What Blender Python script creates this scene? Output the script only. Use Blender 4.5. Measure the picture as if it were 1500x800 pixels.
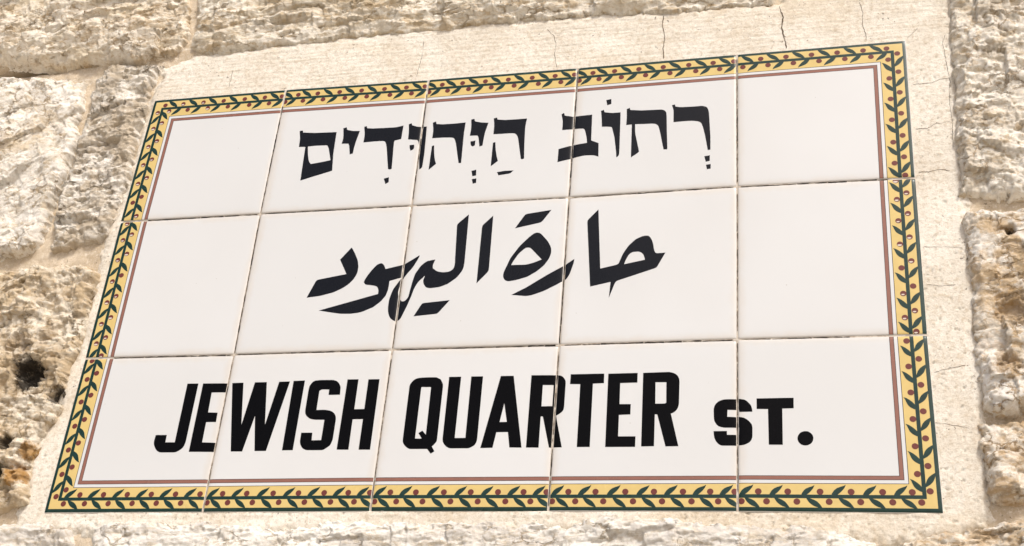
# Glazed tile street sign set in cement on a rough limestone block wall.
import bpy, bmesh, math, random
import numpy as np
from mathutils import Vector, Matrix
from mathutils.geometry import tessellate_polygon

random.seed(7)
for o in list(bpy.data.objects):
    bpy.data.objects.remove(o, do_unlink=True)
SC = bpy.context.scene
COL = SC.collection
Z0 = 2.19                      # height of the sign's centre above the street

# ------------------------------------------------------------------ camera
cam = bpy.data.cameras.new('Camera')
cam_o = bpy.data.objects.new('Camera', cam)
COL.objects.link(cam_o)
R3 = Matrix(((0.972068, 0.041985, 0.230912), (0.220511, -0.500267, -0.837322), (0.080363, 0.864853, -0.495552)))
cam_o.matrix_world = Matrix.Translation((0.300882, -0.991635, Z0 - 0.589428)) @ R3.to_4x4()
cam.sensor_width = 36.0
cam.lens = 47.026
cam.clip_start = 0.05
cam.clip_end = 200.0
SC.camera = cam_o

# ------------------------------------------------------------------ sky and sun
SUN_EL, SUN_AZ = math.radians(48), math.radians(150)      # azimuth clockwise from +Y
world = bpy.data.worlds.new('World')
SC.world = world
world.use_nodes = True
wn = world.node_tree
sky = wn.nodes.new('ShaderNodeTexSky')
sky.sky_type = 'NISHITA'
sky.sun_disc = False
sky.sun_elevation = SUN_EL
sky.sun_rotation = SUN_AZ
sky.air_density = 0.7
sky.dust_density = 4.0
sky.ozone_density = 0.5
bg = wn.nodes['Background']
bg.inputs['Strength'].default_value = 0.10
wn.links.new(sky.outputs['Color'], bg.inputs['Color'])
sun = bpy.data.lights.new('Sun', 'SUN')
sun.energy = 1.5
sun.angle = math.radians(8)
sun.color = (1.0, 0.972, 0.93)
sun_o = bpy.data.objects.new('Sun', sun)
COL.objects.link(sun_o)
d = Vector((math.sin(SUN_AZ) * math.cos(SUN_EL), math.cos(SUN_AZ) * math.cos(SUN_EL), math.sin(SUN_EL)))
sun_o.rotation_euler = d.to_track_quat('Z', 'Y').to_euler()
sun_o.location = (-1, -2, 5)
SC.view_settings.view_transform = 'Standard'
SC.view_settings.look = 'None'
SC.view_settings.exposure = 0.75
SC.view_settings.gamma = 1.0
SC.view_settings.use_curve_mapping = False

# ------------------------------------------------------------------ outlines on the wall plane
# All numbers are positions on the wall itself (x to the right, z up, from the sign's centre):
# lettering, tile joints and cracks in tenths of a millimetre, stones and cement in millimetres.
GLYPHS = [
 ('L', 'black capital letter J', [[-2643,-1032,-2535,-1033,-2535,-1582,-2536,-1600,-2537,-1608,-2540,-1621,-2543,-1635,-2548,-1646,-2553,-1655,-2561,-1664,-2570,-1671,-2578,-1678,-2587,-1684,-2595,-1688,-2602,-1691,-2611,-1694,-2619,-1696,-2637,-1697,-2745,-1696,-2763,-1694,-2772,-1691,-2781,-1687,-2789,-1682,-2797,-1675,-2805,-1667,-2814,-1657,-2822,-1645,-2828,-1635,-2833,-1625,-2837,-1616,-2839,-1608,-2841,-1599,-2842,-1590,-2842,-1572,-2839,-1529,-2732,-1530,-2730,-1600,-2640,-1601]]),
 ('L', 'black capital letter E beside the J', [[-2490,-1034,-2252,-1038,-2252,-1127,-2387,-1126,-2381,-1319,-2289,-1323,-2287,-1413,-2380,-1413,-2378,-1605,-2239,-1610,-2238,-1696,-2486,-1693]]),
 ('L', 'black capital letter W', [[-2204,-1039,-2096,-1038,-2037,-1445,-1987,-1038,-1873,-1038,-1815,-1449,-1756,-1038,-1654,-1037,-1761,-1694,-1867,-1694,-1925,-1364,-1981,-1697,-2088,-1696]]),
 ('L', 'black capital letter I', [[-1621,-1033,-1514,-1031,-1515,-1690,-1614,-1691]]),
 ('L', 'black capital letter S in the long word', [[-1166,-1177,-1271,-1177,-1273,-1125,-1318,-1123,-1335,-1123,-1342,-1124,-1351,-1128,-1362,-1136,-1360,-1318,-1299,-1317,-1280,-1318,-1270,-1319,-1256,-1322,-1239,-1325,-1225,-1330,-1215,-1335,-1204,-1342,-1194,-1350,-1186,-1359,-1180,-1368,-1175,-1377,-1172,-1386,-1170,-1396,-1168,-1405,-1167,-1422,-1167,-1583,-1168,-1601,-1170,-1609,-1173,-1621,-1177,-1635,-1182,-1646,-1187,-1653,-1200,-1664,-1223,-1681,-1238,-1690,-1245,-1692,-1262,-1693,-1378,-1692,-1395,-1690,-1403,-1687,-1413,-1683,-1422,-1678,-1430,-1672,-1438,-1663,-1446,-1653,-1453,-1641,-1458,-1630,-1461,-1620,-1464,-1602,-1465,-1529,-1363,-1530,-1358,-1601,-1272,-1600,-1272,-1412,-1353,-1410,-1371,-1408,-1380,-1407,-1391,-1404,-1401,-1401,-1410,-1397,-1420,-1391,-1430,-1384,-1440,-1375,-1447,-1367,-1453,-1358,-1457,-1350,-1459,-1343,-1461,-1334,-1463,-1326,-1464,-1308,-1466,-1142,-1465,-1124,-1465,-1114,-1464,-1103,-1463,-1092,-1460,-1082,-1455,-1071,-1449,-1061,-1441,-1051,-1433,-1043,-1423,-1038,-1413,-1034,-1403,-1034,-1392,-1033,-1383,-1031,-1365,-1031,-1266,-1032,-1248,-1033,-1239,-1036,-1228,-1039,-1218,-1043,-1208,-1050,-1199,-1058,-1190,-1068,-1182,-1080,-1176,-1092,-1172,-1102,-1169,-1121]]),
 ('L', 'black capital letter H', [[-1118,-1031,-1016,-1032,-1014,-1317,-923,-1317,-925,-1035,-823,-1036,-818,-1694,-921,-1693,-922,-1412,-1015,-1412,-1011,-1692,-1118,-1690]]),
 ('L', 'black capital letter Q', [[-476,-1036,-468,-1035,-459,-1033,-442,-1032,-389,-1030,-331,-1031,-313,-1032,-305,-1034,-292,-1040,-269,-1052,-252,-1083,-245,-1098,-243,-1106,-241,-1124,-239,-1603,-240,-1620,-242,-1627,-246,-1635,-252,-1643,-257,-1650,-261,-1656,-267,-1662,-278,-1671,-250,-1715,-280,-1737,-316,-1694,-452,-1693,-468,-1692,-476,-1689,-486,-1685,-494,-1679,-503,-1673,-511,-1666,-518,-1658,-526,-1648,-531,-1639,-535,-1631,-538,-1624,-538,-1619,-539,-1612,-539,-1605,-540,-1589,-542,-1121,-541,-1104,-539,-1096,-535,-1087,-530,-1079,-525,-1071,-519,-1063,-513,-1056,-506,-1050,-499,-1045,-491,-1041,-484,-1038],
   [-434,-1127,-433,-1123,-429,-1122,-424,-1121,-409,-1122,-351,-1124,-348,-1126,-347,-1130,-347,-1134,-347,-1149,-342,-1564,-377,-1527,-409,-1549,-377,-1596,-379,-1598,-383,-1599,-389,-1599,-402,-1599,-433,-1598]]),
 ('L', 'black capital letter U', [[-196,-1031,-89,-1032,-87,-1598,5,-1598,0,-1032,104,-1033,108,-1603,107,-1620,105,-1628,103,-1639,99,-1649,94,-1658,88,-1666,77,-1674,61,-1683,48,-1689,41,-1691,24,-1692,-105,-1691,-122,-1689,-129,-1687,-138,-1683,-146,-1678,-153,-1673,-161,-1666,-169,-1658,-177,-1648,-182,-1639,-187,-1631,-189,-1623,-190,-1616,-191,-1608,-192,-1601,-192,-1584]]),
 ('L', 'black capital letter A', [[260,-1034,372,-1035,492,-1691,389,-1689,365,-1551,267,-1551,246,-1690,142,-1691],
   [312,-1290,348,-1459,286,-1459]]),
 ('L', 'black capital letter R crossed by a tile joint', [[526,-1034,733,-1038,759,-1040,771,-1042,779,-1045,787,-1049,794,-1053,801,-1059,807,-1066,813,-1075,819,-1085,823,-1095,825,-1103,826,-1121,826,-1315,826,-1332,825,-1339,824,-1348,823,-1355,820,-1363,816,-1370,811,-1377,803,-1384,796,-1390,790,-1395,780,-1401,762,-1410,829,-1694,721,-1693,652,-1418,646,-1415,643,-1415,641,-1415,639,-1415,633,-1417,635,-1693,529,-1691],
   [631,-1128,723,-1130,724,-1322,633,-1323]]),
 ('L', 'tall black capital letter T', [[864,-1035,1148,-1036,1150,-1124,1057,-1127,1060,-1693,953,-1693,950,-1129,863,-1126]]),
 ('L', 'black capital letter E between T and R', [[1182,-1038,1428,-1037,1429,-1126,1286,-1127,1288,-1317,1381,-1319,1381,-1412,1287,-1414,1288,-1603,1430,-1605,1430,-1697,1186,-1695]]),
 ('L', 'last capital letter R of the long word', [[1474,-1038,1676,-1035,1692,-1036,1700,-1038,1710,-1040,1719,-1043,1728,-1047,1737,-1051,1744,-1057,1751,-1062,1757,-1069,1763,-1077,1767,-1086,1771,-1095,1773,-1105,1775,-1113,1776,-1130,1775,-1315,1774,-1332,1772,-1340,1770,-1349,1767,-1358,1764,-1366,1759,-1375,1753,-1383,1746,-1390,1739,-1396,1733,-1401,1725,-1405,1711,-1411,1777,-1695,1674,-1696,1601,-1416,1581,-1414,1582,-1693,1478,-1694],
   [1579,-1127,1668,-1129,1671,-1313,1664,-1317,1657,-1319,1652,-1319,1637,-1320,1582,-1319]]),
 ('L', 'smaller black letter S crossed by a tile joint', [[2362,-1409,2260,-1408,2256,-1388,2165,-1386,2163,-1446,2243,-1450,2259,-1451,2267,-1452,2276,-1454,2285,-1456,2294,-1459,2303,-1464,2313,-1470,2324,-1479,2333,-1487,2340,-1495,2347,-1504,2353,-1513,2358,-1523,2360,-1532,2362,-1548,2361,-1615,2360,-1631,2357,-1639,2354,-1649,2349,-1657,2343,-1665,2337,-1672,2325,-1679,2307,-1688,2294,-1693,2288,-1694,2273,-1696,2133,-1695,2119,-1694,2112,-1691,2103,-1687,2095,-1681,2088,-1674,2081,-1666,2074,-1657,2069,-1645,2064,-1634,2061,-1625,2058,-1608,2055,-1569,2161,-1569,2161,-1602,2255,-1603,2257,-1542,2151,-1541,2136,-1540,2128,-1538,2117,-1536,2106,-1532,2096,-1528,2088,-1522,2080,-1514,2074,-1505,2068,-1496,2064,-1487,2061,-1480,2059,-1473,2058,-1464,2057,-1456,2056,-1439,2055,-1392,2055,-1375,2057,-1366,2059,-1356,2062,-1347,2067,-1339,2072,-1330,2079,-1323,2087,-1315,2095,-1309,2104,-1304,2114,-1300,2125,-1296,2136,-1294,2144,-1293,2160,-1292,2248,-1292,2264,-1293,2272,-1295,2282,-1297,2293,-1299,2303,-1303,2312,-1308,2322,-1317,2335,-1331,2344,-1342,2349,-1349,2353,-1358,2356,-1366,2358,-1374,2360,-1382,2361,-1391]]),
 ('L', 'smaller black letter T', [[2396,-1293,2687,-1293,2686,-1385,2597,-1386,2595,-1696,2487,-1694,2485,-1388,2396,-1386]]),
 ('L', 'black full stop', [[2830,-1638,2830,-1642,2830,-1646,2830,-1650,2829,-1654,2828,-1658,2827,-1662,2826,-1666,2824,-1669,2822,-1673,2820,-1676,2818,-1680,2815,-1683,2813,-1686,2810,-1688,2807,-1691,2803,-1693,2800,-1695,2797,-1697,2793,-1699,2789,-1701,2786,-1702,2782,-1703,2778,-1703,2774,-1704,2770,-1704,2766,-1704,2762,-1704,2758,-1703,2754,-1702,2750,-1701,2747,-1700,2743,-1698,2739,-1697,2736,-1695,2733,-1692,2730,-1690,2727,-1687,2724,-1684,2722,-1681,2719,-1678,2717,-1675,2715,-1671,2713,-1668,2712,-1664,2711,-1660,2710,-1657,2709,-1653,2709,-1649,2709,-1645,2709,-1641,2709,-1637,2710,-1633,2711,-1629,2712,-1625,2713,-1621,2715,-1618,2717,-1614,2719,-1611,2721,-1607,2724,-1604,2726,-1601,2729,-1598,2732,-1596,2735,-1593,2739,-1591,2742,-1589,2746,-1588,2750,-1586,2753,-1585,2757,-1584,2761,-1583,2765,-1583,2769,-1583,2773,-1583,2777,-1583,2781,-1584,2785,-1584,2789,-1585,2793,-1587,2796,-1588,2800,-1590,2803,-1592,2806,-1595,2810,-1597,2812,-1600,2815,-1603,2818,-1606,2820,-1609,2822,-1612,2824,-1616,2826,-1619,2827,-1623,2828,-1627,2829,-1631,2830,-1634]]),
 ('H', 'square Hebrew letter final mem', [[-2029,1708,-1996,1713,-1989,1687,-1867,1672,-1634,1664,-1628,1404,-1609,1204,-1648,1191,-1809,1144,-1921,1110,-1936,1509,-2004,1513,-2008,1591,-2010,1615,-2012,1627,-2017,1652],
   [-1908,1511,-1823,1515,-1708,1510,-1697,1492,-1691,1480,-1687,1471,-1680,1449,-1646,1330,-1742,1313,-1844,1299,-1859,1318,-1867,1331,-1872,1343,-1877,1358,-1882,1376,-1887,1393,-1890,1406,-1895,1430]]),
 ('H', 'Hebrew letter yod without a dot', [[-1570,1705,-1537,1714,-1526,1682,-1491,1671,-1473,1666,-1462,1663,-1440,1661,-1392,1658,-1412,1550,-1423,1464,-1426,1391,-1457,1383,-1473,1465,-1477,1486,-1480,1494,-1484,1503,-1491,1513,-1560,1518,-1555,1555,-1554,1575,-1554,1586,-1556,1610]]),
 ('H', 'Hebrew letter dalet with a dot below', [[-1354,1704,-1330,1712,-1320,1685,-1261,1677,-1138,1673,-1040,1672,-1020,1673,-1011,1674,-991,1678,-949,1687,-952,1526,-1015,1513,-1019,1501,-1020,1492,-1020,1484,-1020,1463,-1013,1347,-1004,1182,-1014,1177,-1019,1176,-1023,1176,-1029,1178,-1041,1184,-1084,1415,-1088,1437,-1091,1448,-1095,1462,-1098,1475,-1103,1487,-1108,1497,-1112,1504,-1115,1509,-1122,1513,-1129,1516,-1148,1518,-1229,1519,-1336,1515,-1335,1580,-1336,1604,-1337,1615,-1341,1640],
   [-1068,1074,-1019,1087,-1013,1031,-1044,1010]]),
 ('H', 'Hebrew letter vav crossed by a tile joint', [[-896,1697,-869,1708,-860,1683,-830,1670,-814,1664,-803,1661,-783,1659,-709,1655,-697,1349,-699,1201,-701,1181,-704,1174,-711,1166,-727,1156,-752,1354,-768,1454,-773,1475,-775,1483,-780,1492,-789,1503,-882,1516,-885,1600],
   [-858,1447,-812,1449,-808,1420,-809,1407,-812,1400,-820,1391,-841,1380,-848,1400,-852,1411,-854,1418,-856,1429]]),
 ('H', 'Hebrew letter he in the middle of the word', [[-653,1695,-622,1707,-613,1676,-549,1667,-440,1666,-322,1671,-326,1555,-324,1427,-319,1200,-344,1199,-372,1324,-392,1418,-397,1440,-401,1450,-405,1462,-409,1473,-414,1482,-419,1490,-424,1495,-428,1497,-436,1500,-443,1502,-461,1504,-532,1509,-639,1510,-638,1572,-638,1596,-639,1607,-642,1632],
   [-631,1417,-609,1426,-598,1331,-589,1283,-584,1261,-581,1250,-576,1234,-566,1208,-633,1143]]),
 ('H', 'Hebrew letter yod with dots', [[-270,1699,-239,1707,-229,1676,-191,1664,-173,1659,-162,1657,-142,1654,-94,1648,-116,1548,-123,1485,-129,1385,-159,1376,-172,1454,-176,1475,-178,1483,-182,1493,-190,1506,-265,1510,-261,1574,-261,1598,-261,1609,-263,1633],
   [-252,1442,-204,1449,-204,1394,-225,1381,-238,1391,-243,1398,-246,1405,-249,1417],
   [-209,1102,-163,1113,-159,1047,-194,1041],
   [-196,1008,-153,1015,-151,963,-183,956]]),
 ('H', 'Hebrew letter he with a dash below', [[-46,1695,-15,1703,-8,1679,66,1667,174,1666,282,1667,274,1599,273,1576,272,1567,272,1544,278,1379,288,1207,280,1202,276,1200,273,1200,267,1200,257,1204,231,1341,216,1422,211,1444,208,1454,204,1465,200,1474,195,1482,189,1489,183,1494,178,1498,170,1502,162,1504,144,1506,62,1507,-34,1508,-34,1577,-34,1601,-35,1612,-37,1636],
   [-29,1409,-6,1417,5,1327,21,1253,38,1197,-27,1140],
   [39,1070,116,1080,198,1079,182,1060,172,1052,165,1048,148,1044,58,1033]]),
 ('H', 'Hebrew letter bet crossed by a tile joint', [[613,1689,637,1702,646,1670,710,1655,729,1652,737,1651,756,1651,908,1658,914,1361,985,1326,991,1173,966,1184,951,1189,942,1191,923,1193,880,1195,861,1195,853,1194,834,1191,757,1175,609,1141,610,1288,726,1319,876,1337,871,1377,868,1398,866,1410,861,1432,853,1465,847,1484,843,1491,839,1497,837,1499,831,1501,825,1503,807,1505,760,1506,631,1503,631,1574,630,1597,629,1608,625,1632]]),
 ('H', 'Hebrew letter vav with a dot above', [[990,1695,1017,1704,1025,1676,1077,1665,1096,1662,1105,1661,1124,1661,1177,1662,1181,1380,1183,1201,1181,1182,1179,1174,1173,1164,1158,1151,1153,1208,1133,1358,1130,1380,1128,1390,1123,1412,1102,1494,1095,1499,1089,1501,1082,1503,1065,1505,1007,1510,1000,1612],
   [1034,1816,1083,1826,1084,1767,1046,1755]]),
 ('H', 'Hebrew letter het', [[1233,1695,1261,1707,1267,1682,1368,1668,1479,1664,1541,1663,1558,1662,1567,1659,1576,1656,1584,1651,1591,1645,1597,1638,1601,1631,1603,1624,1605,1614,1606,1606,1608,1585,1614,1412,1622,1247,1623,1227,1622,1221,1622,1213,1619,1206,1589,1208,1579,1255,1557,1376,1545,1433,1540,1454,1537,1464,1533,1474,1530,1482,1524,1489,1517,1495,1509,1500,1499,1503,1489,1505,1480,1507,1462,1508,1406,1509,1318,1514,1321,1438,1323,1415,1324,1406,1328,1383,1359,1233,1362,1214,1363,1208,1364,1202,1365,1202,1363,1198,1359,1194,1347,1183,1292,1141,1287,1513,1235,1510,1237,1592]]),
 ('H', 'Hebrew letter resh with two dots below', [[1654,1703,1681,1710,1687,1686,1711,1679,1724,1676,1733,1675,1750,1673,1851,1671,1918,1672,1936,1671,1944,1669,1954,1665,1964,1662,1972,1656,1979,1648,1984,1638,1987,1627,1991,1615,1993,1604,1996,1582,2000,1513,2011,1313,2012,1175,1988,1171,1963,1330,1946,1414,1941,1435,1937,1446,1933,1459,1929,1471,1922,1481,1914,1489,1901,1496,1885,1501,1871,1505,1861,1507,1843,1509,1777,1511,1672,1507,1671,1618,1670,1641,1668,1652,1664,1670],
   [1957,1105,2007,1114,2006,1052,1971,1045],
   [1973,1012,2015,1018,2015,968,1982,962]]),
 ('A', 'Arabic letter dal at the left end', [[-1282,320,-1275,315,-1270,309,-1265,302,-1256,286,-1235,251,-1212,205,-1202,184,-1198,172,-1193,154,-1188,132,-1184,114,-1183,101,-1183,85,-1183,67,-1185,51,-1187,40,-1192,23,-1201,2,-1208,-13,-1213,-22,-1223,-35,-1237,-53,-1248,-65,-1255,-72,-1268,-82,-1286,-96,-1299,-105,-1307,-110,-1323,-119,-1364,-139,-1381,-147,-1388,-150,-1406,-155,-1485,-175,-1503,-179,-1510,-181,-1529,-183,-1639,-195,-1580,-32,-1571,-17,-1567,-13,-1551,-7,-1289,39,-1374,196]]),
 ('A', 'joined Arabic letters lam ya ha waw', [[-968,138,-963,137,-958,135,-953,131,-947,127,-942,120,-936,113,-929,101,-917,74,-793,102,-775,107,-767,110,-754,115,-737,122,-725,128,-716,133,-700,143,-666,165,-608,204,-608,193,-610,184,-612,178,-618,162,-646,103,-654,86,-658,79,-668,63,-709,6,-719,-10,-724,-18,-731,-31,-739,-47,-744,-60,-748,-71,-753,-88,-758,-112,-761,-129,-763,-140,-764,-152,-766,-162,-766,-174,-764,-186,-762,-197,-758,-210,-754,-221,-749,-232,-743,-242,-736,-252,-729,-260,-724,-266,-719,-269,-714,-271,-709,-271,-704,-271,-698,-269,-693,-267,-687,-263,-682,-257,-676,-249,-671,-241,-666,-231,-663,-222,-660,-203,-654,-148,-644,-76,-633,-17,-629,2,-626,10,-618,27,-592,75,-582,91,-577,98,-565,109,-547,124,-533,134,-525,138,-507,142,-453,151,-463,117,-468,101,-469,92,-469,80,-467,60,-443,40,-430,30,-419,25,-406,20,-392,17,-379,14,-368,13,-351,13,-329,14,-313,16,-304,20,-294,25,-285,32,-277,40,-272,49,-268,58,-267,67,-266,77,-265,86,-265,105,-286,491,-285,511,-283,517,-272,532,-185,619,-175,115,-175,96,-176,86,-177,71,-179,54,-182,39,-185,29,-193,12,-214,-24,-224,-39,-229,-45,-242,-58,-291,-97,-306,-108,-312,-112,-329,-119,-359,-131,-377,-137,-385,-139,-403,-142,-448,-146,-466,-147,-475,-146,-486,-144,-495,-142,-504,-138,-512,-132,-519,-124,-526,-113,-532,-104,-536,-95,-539,-86,-541,-78,-542,-69,-542,-59,-539,-44,-532,-15,-575,-62,-586,-76,-591,-84,-599,-99,-610,-123,-616,-140,-619,-149,-624,-168,-637,-227,-663,-318,-691,-398,-703,-432,-710,-446,-715,-453,-721,-459,-728,-463,-735,-466,-742,-467,-750,-468,-759,-467,-767,-464,-776,-460,-785,-454,-795,-447,-804,-438,-811,-428,-818,-417,-824,-403,-829,-389,-833,-376,-836,-362,-838,-348,-840,-334,-841,-323,-841,-302,-841,-259,-839,-238,-838,-229,-834,-210,-821,-159,-815,-140,-812,-133,-803,-116,-775,-67,-767,-52,-764,-45,-760,-36,-757,-23,-863,-55,-862,-103,-863,-123,-864,-134,-866,-152,-871,-178,-876,-195,-879,-205,-888,-220,-903,-242,-913,-257,-919,-263,-932,-276,-967,-306,-981,-317,-987,-321,-1003,-329,-1072,-359,-1089,-365,-1097,-367,-1115,-371,-1163,-376,-1182,-378,-1190,-378,-1210,-378,-1258,-376,-1278,-375,-1286,-374,-1306,-371,-1381,-357,-1499,-333,-954,-184,-954,-161,-955,-149,-958,-141,-960,-133,-964,-124,-968,-117,-973,-111,-979,-106,-984,-103,-992,-100,-1001,-97,-1015,-94,-1045,-89,-1070,-85,-1081,-83,-1088,-80,-1093,-76,-1097,-72,-1100,-67,-1103,-63,-1105,-60,-1107,-58,-1107,-52,-1105,-44,-1102,-33,-1096,-17,-1090,-4,-1085,6,-1076,23,-1060,50,-1050,66,-1045,74,-1035,87,-1020,106,-1010,118,-1003,123,-996,128,-989,131,-983,134,-977,136,-972,137],
   [-534,-317,-524,-303,-519,-300,-503,-296,-271,-278,-359,-395,-371,-407,-376,-410,-393,-413,-589,-428]]),
 ('A', 'Arabic letter alif standing alone', [[-47,463,-45,482,-43,489,-32,504,48,590,59,28,57,9,55,3,46,-12,-42,-118]]),
 ('A', 'Arabic letter ta marbuta with a dash above', [[470,382,478,382,486,380,494,378,500,375,507,369,514,363,527,349,558,311,571,294,577,285,587,269,599,246,607,229,611,217,614,203,616,189,616,175,616,162,613,147,608,127,603,112,599,102,590,85,573,57,563,41,557,35,545,22,514,-7,500,-19,494,-24,479,-34,433,-63,418,-72,411,-75,394,-80,338,-96,321,-100,313,-102,295,-105,264,-109,247,-110,239,-108,230,-105,222,-101,215,-95,209,-88,204,-80,200,-71,197,-61,196,-51,196,-40,197,-28,199,-16,201,-7,207,11,241,109,248,127,251,133,260,150,314,236,325,251,329,257,341,271,394,329,406,342,413,348,423,357,435,367,444,374,453,378,462,381],
   [363,213,377,224,385,227,395,229,405,229,415,226,423,223,437,210,535,99,486,78,469,72,461,69,443,64,415,57,397,54,390,53,372,53,261,55,269,76,274,88,278,96,287,112,308,150,319,166,324,172,336,186],
   [338,568,350,582,355,585,371,590,589,618,517,507,505,494,500,490,484,485,264,440]]),
 ('A', 'Arabic letter ra crossed by a tile joint', [[829,93,827,67,825,52,823,43,818,24,800,-44,794,-62,790,-71,784,-83,777,-95,770,-105,764,-113,750,-123,690,-163,591,-217,575,-224,569,-227,553,-233,483,-257,467,-262,457,-263,446,-265,436,-266,425,-266,416,-267,398,-265,287,-250,410,-184,586,-68,725,16,738,25,744,29,751,35,762,45]]),
 ('A', 'joined Arabic letters ha alif', [[925,462,926,482,928,488,937,503,1019,598,1065,-18,1203,12,1217,19,1222,23,1230,39,1251,100,1258,118,1261,126,1270,142,1291,178,1301,194,1306,201,1318,215,1348,247,1362,260,1369,265,1384,274,1407,285,1423,292,1433,294,1445,296,1458,297,1468,296,1478,293,1486,287,1492,279,1498,271,1503,262,1508,252,1512,242,1515,230,1519,220,1523,200,1531,152,1536,134,1539,127,1542,121,1544,118,1549,115,1555,112,1570,111,1632,114,1567,-16,1558,-30,1553,-34,1539,-41,1225,-146,1211,-154,1207,-158,1199,-174,1153,-316,1162,-157,984,-195],
   [1273,15,1284,50,1291,67,1295,77,1301,89,1307,101,1314,111,1321,119,1328,125,1335,129,1343,133,1352,135,1366,136,1387,137,1401,135,1410,131,1419,126,1427,119,1434,110,1440,101,1446,85,1455,51]]),
]
JOINTS = {(0,0):(-3732,2243), (1,0):(-2272,2250), (2,0):(-758,2233), (3,0):(739,2235), (4,0):(2250,2249), (5,0):(3772,2255), (0,1):(-3756,754), (1,1):(-2272,756), (2,1):(-752,753), (3,1):(741,746), (4,1):(2249,761), (5,1):(3756,749), (0,2):(-3746,-746), (1,2):(-2246,-752), (2,2):(-746,-751), (3,2):(746,-753), (4,2):(2245,-752), (5,2):(3747,-761), (0,3):(-3747,-2253), (1,3):(-2241,-2245), (2,3):(-743,-2238), (3,3):(751,-2239), (4,3):(2243,-2243), (5,3):(3758,-2259)}
STONES = {
 'A': [-934,621,-408,541,-378,421,-355,320,-356,290,-380,284,-407,277,-448,281,-488,278,-531,285,-577,296,-811,310],
 'B': [-381,537,-353,358,-345,295,-329,282,-301,280,-252,285,-199,287,-133,288,-74,284,-32,290,24,290,93,287,160,283,213,283,258,285,277,307,423,296,435,414],
 'C': [445,412,426,301,417,269,415,220,413,152,411,94,408,55,433,50,471,50,615,45,671,378],
 'D': [412,37,459,38,612,32,583,-143,440,-145,419,-149,410,-142,410,-107,410,-65,411,-21,410,11],
 'E': [408,-155,440,-151,582,-148,571,-212,433,-217,418,-221,407,-217,406,-187],
 'F2': [343,-250,383,-238,408,-233,569,-226,549,-344,340,-350],
 'F1': [-322,-238,-283,-233,-188,-235,-145,-240,-110,-232,-16,-234,18,-230,74,-235,129,-229,182,-231,234,-234,300,-238,329,-249,328,-351,-300,-368],
 'F0': [-594,-242,-448,-238,-395,-234,-343,-239,-332,-273,-316,-369,-542,-375],
 'I': [-700,26,-494,24,-449,27,-397,25,-382,17,-381,-13,-381,-49,-385,-78,-385,-113,-385,-138,-397,-156,-396,-186,-393,-217,-418,-223,-599,-229],
 'G': [-800,281,-567,265,-517,265,-462,257,-456,211,-451,159,-453,108,-456,64,-461,48,-499,40,-706,43],
 'K': [-448,256,-432,276,-377,270,-380,236,-380,174,-378,120,-385,70,-391,55,-443,45,-449,92,-448,150,-450,202],
}
CEMENT = [-378,242,-376,269,-341,283,-252,287,-133,291,-32,294,160,288,264,286,271,320,426,302,422,268,420,151,415,51,418,31,418,-34,417,-108,412,-193,411,-230,383,-246,334,-251,285,-246,129,-244,-96,-245,-325,-247,-348,-246,-400,-240,-403,-215,-404,-160,-392,-138,-393,-109,-387,-49,-390,18,-391,64,-381,127,-383,179,-382,222]
CRACKS = [[1550,2801,1540,2665,1569,2544,1553,2395,1563,2269], [2647,2796,2682,2657,2667,2525,2689,2399,2706,2275], [3386,2760,3410,2625,3397,2478,3422,2378,3431,2296], [397,2756,473,2661,499,2572,494,2436,526,2265], [-874,2734,-867,2558,-889,2387,-891,2284], [-2925,2568,-2920,2425,-2917,2336], [3785,2283,3830,2334,3882,2393], [3798,1750,3885,1750,3961,1758,4039,1788,4115,1797], [3789,1264,3886,1263,3969,1308,4089,1320], [3781,811,3865,805,3950,827,4043,806], [3776,-1094,3860,-1067,3938,-1051,4016,-1036], [4112,2288,4087,2195,4095,2069,4105,1897,4117,1758,4093,1519,4101,1333,4084,1044], [3776,-298,3891,-316,3998,-309], [3769,60,3919,52,4090,42], [3745,-1519,3874,-1544,3996,-1569]]

def pts(flat, k=1.0):
    return np.array(flat, float).reshape(-1, 2) * k

# ------------------------------------------------------------------ numpy noise
def _hash(ix, iy, seed):
    h = (ix.astype(np.int64) * 374761393 + iy.astype(np.int64) * 668265263 + seed * 2147483647 * 3 + 12345) & 0xffffffff
    h = ((h ^ (h >> 13)) * 1274126177) & 0xffffffff
    h = ((h ^ (h >> 16)) * 2246822519) & 0xffffffff
    return ((h ^ (h >> 15)) & 0xffffff) / float(0x1000000)

def gnoise(x, y, seed):
    ix, iy = np.floor(x), np.floor(y)
    fx, fy = x - ix, y - iy
    u, v = fx**3 * (fx * (fx * 6 - 15) + 10), fy**3 * (fy * (fy * 6 - 15) + 10)
    def g(dx, dy):
        a = _hash(ix + dx, iy + dy, seed) * 2 * math.pi
        return np.cos(a) * (fx - dx) + np.sin(a) * (fy - dy)
    a = g(0, 0) * (1 - u) + g(1, 0) * u
    b = g(0, 1) * (1 - u) + g(1, 1) * u
    return 1.5 * (a * (1 - v) + b * v)

def fbm(x, y, seed, octv=4, gain=0.5, ridged=False):
    s, a, f, n = 0, 1.0, 1.0, 0
    for k in range(octv):
        q = gnoise(x * f + 17.3 * k, y * f - 9.1 * k, seed + k)
        s = s + a * ((1 - 2 * np.abs(q)) if ridged else q)
        n += a
        a *= gain
        f *= 2.03
    return s / n

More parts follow.
